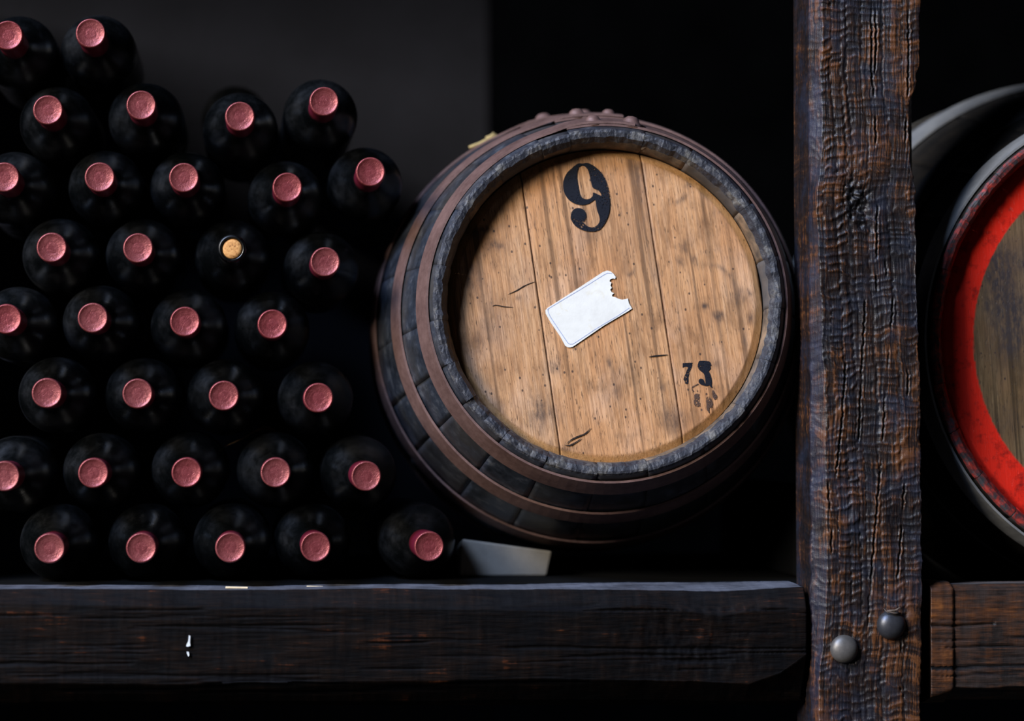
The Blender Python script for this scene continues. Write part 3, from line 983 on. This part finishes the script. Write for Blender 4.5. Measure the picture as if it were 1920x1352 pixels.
nine_o = [(760, 180), (700, 180), (620, 240), (560, 300), (522, 380), (512, 460), (525, 540), (560, 610), (610, 660), (680, 695), (760, 705), (830, 690), (880, 660), (918, 638), (930, 700), (945, 780), (970, 850), (975, 905), (950, 955), (900, 985), (850, 985), (800, 960), (775, 920), (800, 880), (800, 815), (770, 765), (720, 745), (660, 752), (618, 800), (610, 870), (640, 940), (700, 995), (780, 1030), (870, 1042), (950, 1030), (1010, 980), (1060, 900), (1095, 800), (1105, 690), (1100, 600), (1085, 500), (1050, 390), (1000, 300), (940, 240), (870, 190), (815, 172)]
nine_i = [(768, 207), (722, 218), (692, 280), (690, 380), (705, 470), (722, 560), (752, 612), (800, 632), (850, 625), (885, 590), (893, 548), (945, 566), (1000, 588), (962, 522), (892, 490), (870, 430), (850, 340), (822, 252)]
print9('painted_number', [smoothpoly(cv(nine_o, 980, 280, 0.14797), 3), smoothpoly(cv(nine_i, 980, 280, 0.14797), 3)], M['ink'], label='black stencilled numeral 9')
seven = [(385, 300), (565, 290), (550, 370), (508, 470), (488, 560), (492, 640), (482, 675), (432, 670), (430, 640), (402, 590), (420, 530), (455, 450), (485, 370), (430, 362), (385, 378)]
three = [(700, 255), (860, 265), (890, 300), (905, 340), (885, 350), (892, 400), (855, 440), (880, 490), (905, 570), (915, 650), (910, 700), (925, 740), (900, 740), (870, 700), (820, 715), (770, 705), (720, 690), (680, 650), (680, 600), (710, 580), (755, 590), (778, 640), (798, 676), (795, 600), (785, 540), (770, 490), (720, 450), (672, 400), (655, 350), (670, 290)]
print9('painted_number', [cv(seven, 1240, 650, 0.10356)], M['ink'], label='small black stencilled numeral 7')
print9('painted_number', [smoothpoly(cv(three, 1240, 650, 0.10356), 2)], M['ink'], label='small smudged black numeral 3')
for gh in ([(605, 700), (660, 668), (672, 690), (615, 715), (575, 750), (570, 780), (592, 805), (575, 822), (548, 785), (548, 745), (575, 705)], [(600, 860), (690, 860), (690, 980), (710, 1075), (620, 1085), (585, 1000), (600, 940)],
           [(810, 940), (860, 900), (930, 1010), (920, 1100), (870, 1110), (875, 1210), (830, 1150), (820, 1050)], [(930, 780), (980, 850), (1015, 920), (960, 960), (920, 860)]):
    print9('faded_number', [smoothpoly(cv(gh, 1240, 650, 0.10356), 2)], M['ghost'], label='faded ghost of older numerals')

lab = [(170, 690), (200, 655), (560, 425), (980, 150), (1040, 130), (1090, 142), (1130, 178), (1160, 220), (1152, 247), (1120, 240), (1085, 252), (1072, 280), (1100, 300), (1086, 340), (1105, 372), (1082, 400), (1100, 432), (1135, 448), (1108, 472), (1112, 495), (1160, 508), (1200, 528), (1250, 540), (1300, 532), (1330, 522), (1345, 590), (1390, 665), (1340, 700), (1000, 900), (560, 1200), (520, 1212), (485, 1210), (450, 1190), (380, 1060), (250, 870), (175, 740)]
lbl = print9('paper_label', [cv(lab, 1000, 490, 0.13317)], M['paper'], 0.0010, 0.0004, label='torn white paper label')
ln = smoothpoly([(1105, 172), (1060, 168), (1000, 188), (700, 374), (240, 650), (212, 680), (210, 715), (250, 800), (370, 980), (480, 1140), (505, 1162), (540, 1165), (590, 1145), (900, 940), (1200, 760), (1352, 655)], 4, False)
ln = cv(ln, 1000, 490, 0.13317)
off = []
for i, (x, y) in enumerate(ln):
    x0, y0 = ln[max(i - 1, 0)]; x1, y1 = ln[min(i + 1, len(ln) - 1)]
    l_ = math.hypot(x1 - x0, y1 - y0) or 1
    off.append((-(y1 - y0) / l_ * 0.65, (x1 - x0) / l_ * 0.65))
ribbon = [(x + a, y + b) for (x, y), (a, b) in zip(ln, off)] + [(x - a, y - b) for (x, y), (a, b) in reversed(list(zip(ln, off)))]
print9('border_line', [ribbon], M['print'], 0.00112, 0.0002, lbl)

M['crack'] = plain('crack_dark', (0.018, 0.012, 0.01), 0.9, 200)


def crack9(pts, w):
    pts = smoothpoly(pts, 4, False); n = len(pts); L_, R_ = [], []
    for i, (x, y) in enumerate(pts):
        x0, y0 = pts[max(i - 1, 0)]; x1, y1 = pts[min(i + 1, n - 1)]; l_ = math.hypot(x1 - x0, y1 - y0) or 1
        ww = w * math.sin(math.pi * (i + 0.4) / n) * (0.7 + 0.5 * random.random())
        L_.append((x - (y1 - y0) / l_ * ww, y + (x1 - x0) / l_ * ww)); R_.append((x + (y1 - y0) / l_ * ww, y - (x1 - x0) / l_ * ww))
    print9('crack', [L_ + R_[::-1]], M['crack'], 0.0006, 0.0003)


crack9([(1062, 832), (1072, 824), (1085, 818), (1097, 813), (1108, 802)], 1.6)
crack9([(1058, 834), (1068, 835), (1080, 829), (1090, 822)], 1.3)
crack9([(923, 574), (930, 572), (945, 575), (962, 576)], 1.0)
crack9([(952, 552), (968, 545), (985, 535), (1003, 528)], 0.9)
crack9([(1216, 669), (1232, 667), (1252, 665)], 1.3)

# cask with the red rim ------------------------------------------------------
CR = at(2174, 637, 0.004)
AXR = at(2171 - 185, 637 + 18, 0.30) - CR
rR = spline([0, 0.06, 0.18, 0.32], [0.2370, 0.2455, 0.2780, 0.2960])
jr = []
a_ = 3.0
while a_ < 358:
    jr.append(a_); a_ += random.uniform(12, 17)
rotr = barrel_frame(CR, AXR, R(-4)); invr = rotr.inverted()


def locr(px, py, y=0.018):
    o = invr @ (CAM - CR); d = invr @ ray(px, py)
    return o + d * ((y - o.y) / d.y)


def stainr(XX, ZZ):
    st = np.zeros_like(XX)
    wx = (fbm(XX * 90, ZZ * 40, 221, 3) - 0.5) * 0.020; wz = (fbm(XX * 90, ZZ * 40, 227, 3) - 0.5) * 0.03
    for (px, py, a, b, s) in ((1875, 520, 30, 60, 1.3), (1888, 600, 34, 70, 1.3), (1862, 570, 16, 40, .9), (1915, 490, 30, 40, .9), (1885, 790, 14, 30, .35), (1908, 690, 14, 40, .35)):
        p = locr(px, py)
        st = np.maximum(st, s * np.exp(-1.1 * (((XX + wx - p.x) / (a * 0.00056)) ** 2 + ((ZZ + wz - p.z) / (b * 0.00056)) ** 2)))
    return np.clip(st, 0, 1), np.zeros_like(XX)


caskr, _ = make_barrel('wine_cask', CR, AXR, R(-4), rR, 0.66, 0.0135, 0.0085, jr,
                       [(0.006, 0.034, 20, 18, M['zinc'], [(28, .5, 1.2)]), (0.100, 0.034, 20, 18, M['iron_shaded'], []), (0.215, 0.050, 20, 18, M['zinc'], []),
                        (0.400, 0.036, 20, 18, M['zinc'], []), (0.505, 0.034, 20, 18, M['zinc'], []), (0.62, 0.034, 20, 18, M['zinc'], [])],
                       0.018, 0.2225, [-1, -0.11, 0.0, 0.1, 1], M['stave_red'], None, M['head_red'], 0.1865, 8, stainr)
tag(caskr, 'larger wine cask with red painted rim, cut off by the right edge', 'cask')

# ------------------------------------------------------------------ bottles
glass_prof = [(0, 0.0045), (0.0115, 0.0045), (0.0125, 0.004), (0.0132, 0.005), (0.0136, 0.008), (0.0136, 0.0155), (0.0130, 0.018), (0.0128, 0.03), (0.0132, 0.055), (0.0140, 0.070), (0.0165, 0.080), (0.0215, 0.088), (0.0278, 0.095), (0.0330, 0.102), (0.0366, 0.110), (0.0384, 0.119), (0.0388, 0.130), (0.0388, 0.285), (0.0380, 0.294), (0.034, 0.300), (0.018, 0.290), (0, 0.284)]
foil_prof = [(0, 0.0021), (0.0030, 0.0020), (0.0050, 0.0020), (0.0060, 0.00205), (0.0068, 0.0018), (0.0080, 0.0017), (0.0105, 0.0012), (0.0120, 0.0007), (0.0128, 0.0002), (0.0134, 0.0), (0.0140, 0.0004), (0.0145, 0.0014), (0.01475, 0.0030), (0.01480, 0.0150), (0.0146, 0.0165), (0.0139, 0.0185), (0.0136, 0.022), (0.0138, 0.045), (0.0142, 0.062), (0.0139, 0.0621)]
G_ME = lathe('bottle_glass', glass_prof, 56)
F_ME = lathe('foil_capsule', foil_prof, 48)
open_prof = [(0, 0.006), (0.0098, 0.006), (0.0101, 0.0012), (0.0106, 0.0002), (0.0120, 0.0), (0.0134, 0.0010), (0.0140, 0.0035), (0.0142, 0.008), (0.0140, 0.0135), (0.0132, 0.0165), (0.0128, 0.03)] + glass_prof[8:]
GO_ME = lathe('bottle_glass_open', open_prof, 56)
CK_ME = lathe('cork', [(0, 0.0014), (0.006, 0.0012), (0.0092, 0.0016), (0.0098, 0.0026), (0.0098, 0.0065), (0, 0.0065)], 36)
rows = [[(15, 66), (170, 62)], [(90, 206), (265, 197), (450, 218), (608, 190)], [(8, 332), (187, 332), (345, 333), (539, 351), (695, 322)], [(97, 464), (259, 465), (435, 466), (610, 491)],
        [(12, 598), (174, 596), (347, 603), (511, 608)], [(88, 737), (258, 738), (420, 742), (597, 746)], [(8, 893), (175, 887), (350, 886), (517, 886), (687, 893)], [(93, 1025), (265, 1025), (432, 1029), (592, 1027), (805, 1024)]]
RN = ['top row', 'second row from the top', 'third row from the top', 'fourth row from the top', 'fifth row from the top', 'sixth row from the top', 'row above the bottom', 'bottom row']
ON = ['first', 'second', 'third', 'fourth', 'last']
TILT = {(687, 893): (-1.1, 0.2), (592, 1027): (-0.2, 0), (805, 1024): (-1.6, 0), (174, 596): (0.3, 0), (539, 351): (0, 0), (695, 322): (0.1, -0.3), (450, 218): (0, 0.4)}
rb = random.Random(5)
GRP = 'wine bottles stacked beside the cask'


def bottle(px, py, Y, label, corked=False, tilt=(0, 0)):
    root = empty('wine_bottle', at(px, py, Y))
    # tilt: degrees the far end swings right / up
    root.rotation_euler = (R(tilt[1]), 0, -R(tilt[0]))
    spin = rb.uniform(0, 6.28)
    g = link('bottle_glass', GO_ME if corked else G_ME, M['glass'], root)
    g.rotation_euler = (0, spin, 0)
    if corked:
        c = link('cork', CK_ME, M['cork'], root); c['label'] = 'light brown cork end'
    else:
        f = link('foil_capsule', F_ME, M['foil'], root); f.rotation_euler = (0, spin, 0); f['label'] = 'red foil capsule'
    tag(root, label, 'bottle', GRP)
    return root


for ri, row in enumerate(rows):
    for bi, (px, py) in enumerate(row):
        Y = 0.004 + (7 - ri) * 0.0075 + rb.uniform(-0.004, 0.004)
        od = 'last' if (bi == len(row) - 1 and bi > 1) else ON[bi]
        ck = (px, py) == (435, 466)
        if ck: lb = 'dark wine bottle without foil, bare cork showing, in the fourth row from the top'
        else: lb = 'dark wine bottle with red foil, %s from left in the %s' % (od, RN[ri]) if od != 'last' else 'dark wine bottle with red foil, rightmost in the %s' % RN[ri]
        t = TILT.get((px, py), (rb.uniform(-0.3, 0.3), rb.uniform(-0.3, 0.3)))
        if ri == 7: t = (t[0], 0)
        b_ = bottle(px, py, Y, lb, ck, t)
        if ri == 7: b_.location.z = Z_SHELF + 0.0391
# one bottle lies deeper, its dark end just showing above the second row
deep = empty('wine_bottle', at(440, 198, 0.36))
link('bottle_glass', G_ME, M['glass'], deep)
tag(deep, 'dark bottle lying further back, only its rounded end above the second row', 'bottle', GRP)

# ------------------------------------------------------------------ small things
zr_ = CR.z - 0.302
tag(box('shelf_board', XP + 0.001, XR, 0.05, 0.66, zr_ - 0.03, zr_, M['board']), 'added unseen shelf board under the red-rimmed cask', 'shelf')  # unseen shelf, added with the other boards for the shadows
# pale chock wedged under the cask
yk0, yk1 = 0.155, 0.26
zt = [at(866, 1010, yk0), at(1036, 1033, yk0)]
bl_, br_ = at(862, 1088, yk0), at(1026, 1088, yk0)
V = [(bl_.x, yk0, Z_SHELF), (br_.x, yk0, Z_SHELF), (zt[1].x, yk0, zt[1].z), (zt[0].x, yk0, zt[0].z)]
V += [(x + 0.004, yk1, z if z == Z_SHELF else z - 0.012) for x, _, z in V]
bm = bmesh.new()
vs = [bm.verts.new(v) for v in V]
for f in ((0, 1, 2, 3), (7, 6, 5, 4), (0, 4, 5, 1), (1, 5, 6, 2), (2, 6, 7, 3), (3, 7, 4, 0)): bm.faces.new([vs[i] for i in f])
bmesh.ops.recalc_face_normals(bm, faces=bm.faces)
bmesh.ops.bevel(bm, geom=bm.edges[:], offset=0.0025, segments=2, affect='EDGES', profile=0.5)
me = bpy.data.meshes.new('chock'); bm.to_mesh(me); bm.free()
tag(link('wooden_chock', me, M['chock']), 'pale weathered wood chock wedged under the cask marked 9', 'wedge')


def chip(px0, px1, py, Y, label, hgt=0.0022):
    a, b = at(px0, py, Y), at(px1, py, Y)
    bm = bmesh.new()
    bmesh.ops.create_cube(bm, size=1.0)
    for v in bm.verts:
        tx = v.co.x + 0.5
        w = 1.0 - 0.4 * abs(tx - 0.4)
        v.co = Vector((a.x + (b.x - a.x) * tx, Y + v.co.y * 0.006 * w, a.z + v.co.z * hgt * w + 0.0005 * math.sin(tx * 5)))
    bmesh.ops.bevel(bm, geom=bm.edges[:], offset=0.0004, segments=1, affect='EDGES')
    me = bpy.data.meshes.new('wood_chip'); bm.to_mesh(me); bm.free()
    tag(link('wood_chip', me, M['chip']), label, 'wood chip', 'wood chips on the beam')


chip(423, 465, 1101.5, -0.006, 'pale wood chip on the left beam under the third bottom bottle')
chip(575, 606, 1099.5, 0.012, 'thin pale wood sliver on the beam under the fourth bottom bottle', 0.0014)


def straw(pts, Y, rad, label, close=False):
    P = [at(x, y, Y + dy) for x, y, dy in pts]
    Q = []
    for i in range(len(P) - 1):
        for t in (0, 0.34, 0.67): Q.append(P[i].lerp(P[i + 1], t))
    Q.append(P[-1])
    return tube('straw', Q, rad, 6)


s0 = empty('dry_straw', at(890, 268, 0.2))
for pts in ([(874, 268), (892, 256), (908, 246), (924, 238)], [(905, 248), (912, 238), (917, 230)]):
    P = []
    for k_, (x, y) in enumerate(pts):
        q = loc9(x, y, 0.205); a = math.atan2(q.x, q.z); r_ = r9(0.205) + 0.0045 + 0.002 * (k_ == 0) + 0.0015 * k_ * (len(pts) == 3)
        P.append(C9 + rot9 @ Vector((r_ * math.sin(a), 0.205, r_ * math.cos(a))))
    o = link('straw_blade', tube('straw', P, 0.0017, 6), M['straw'], s0); o.matrix_parent_inverse = Matrix.Translation(-s0.location)
tag(s0, 'scrap of dry straw on the upper left flank of the cask marked 9', 'straw')
s1_ = empty('dry_straw', at(480, 815, 0.15))
for pts in ([(420, 838, 0), (452, 824, 0), (480, 808, 0), (500, 804, .0), (522, 809, .004)], [(470, 812, .004), (495, 800, .006), (515, 804, .008)]):
    me = straw(pts, 0.15, 0.0006, '')
    o = link('straw_blade', me, M['straw_dark'], s1_); o.matrix_parent_inverse = Matrix.Translation(-s1_.location)
tag(s1_, 'thin brown straw wisp over a bottle in the row above the bottom', 'straw')
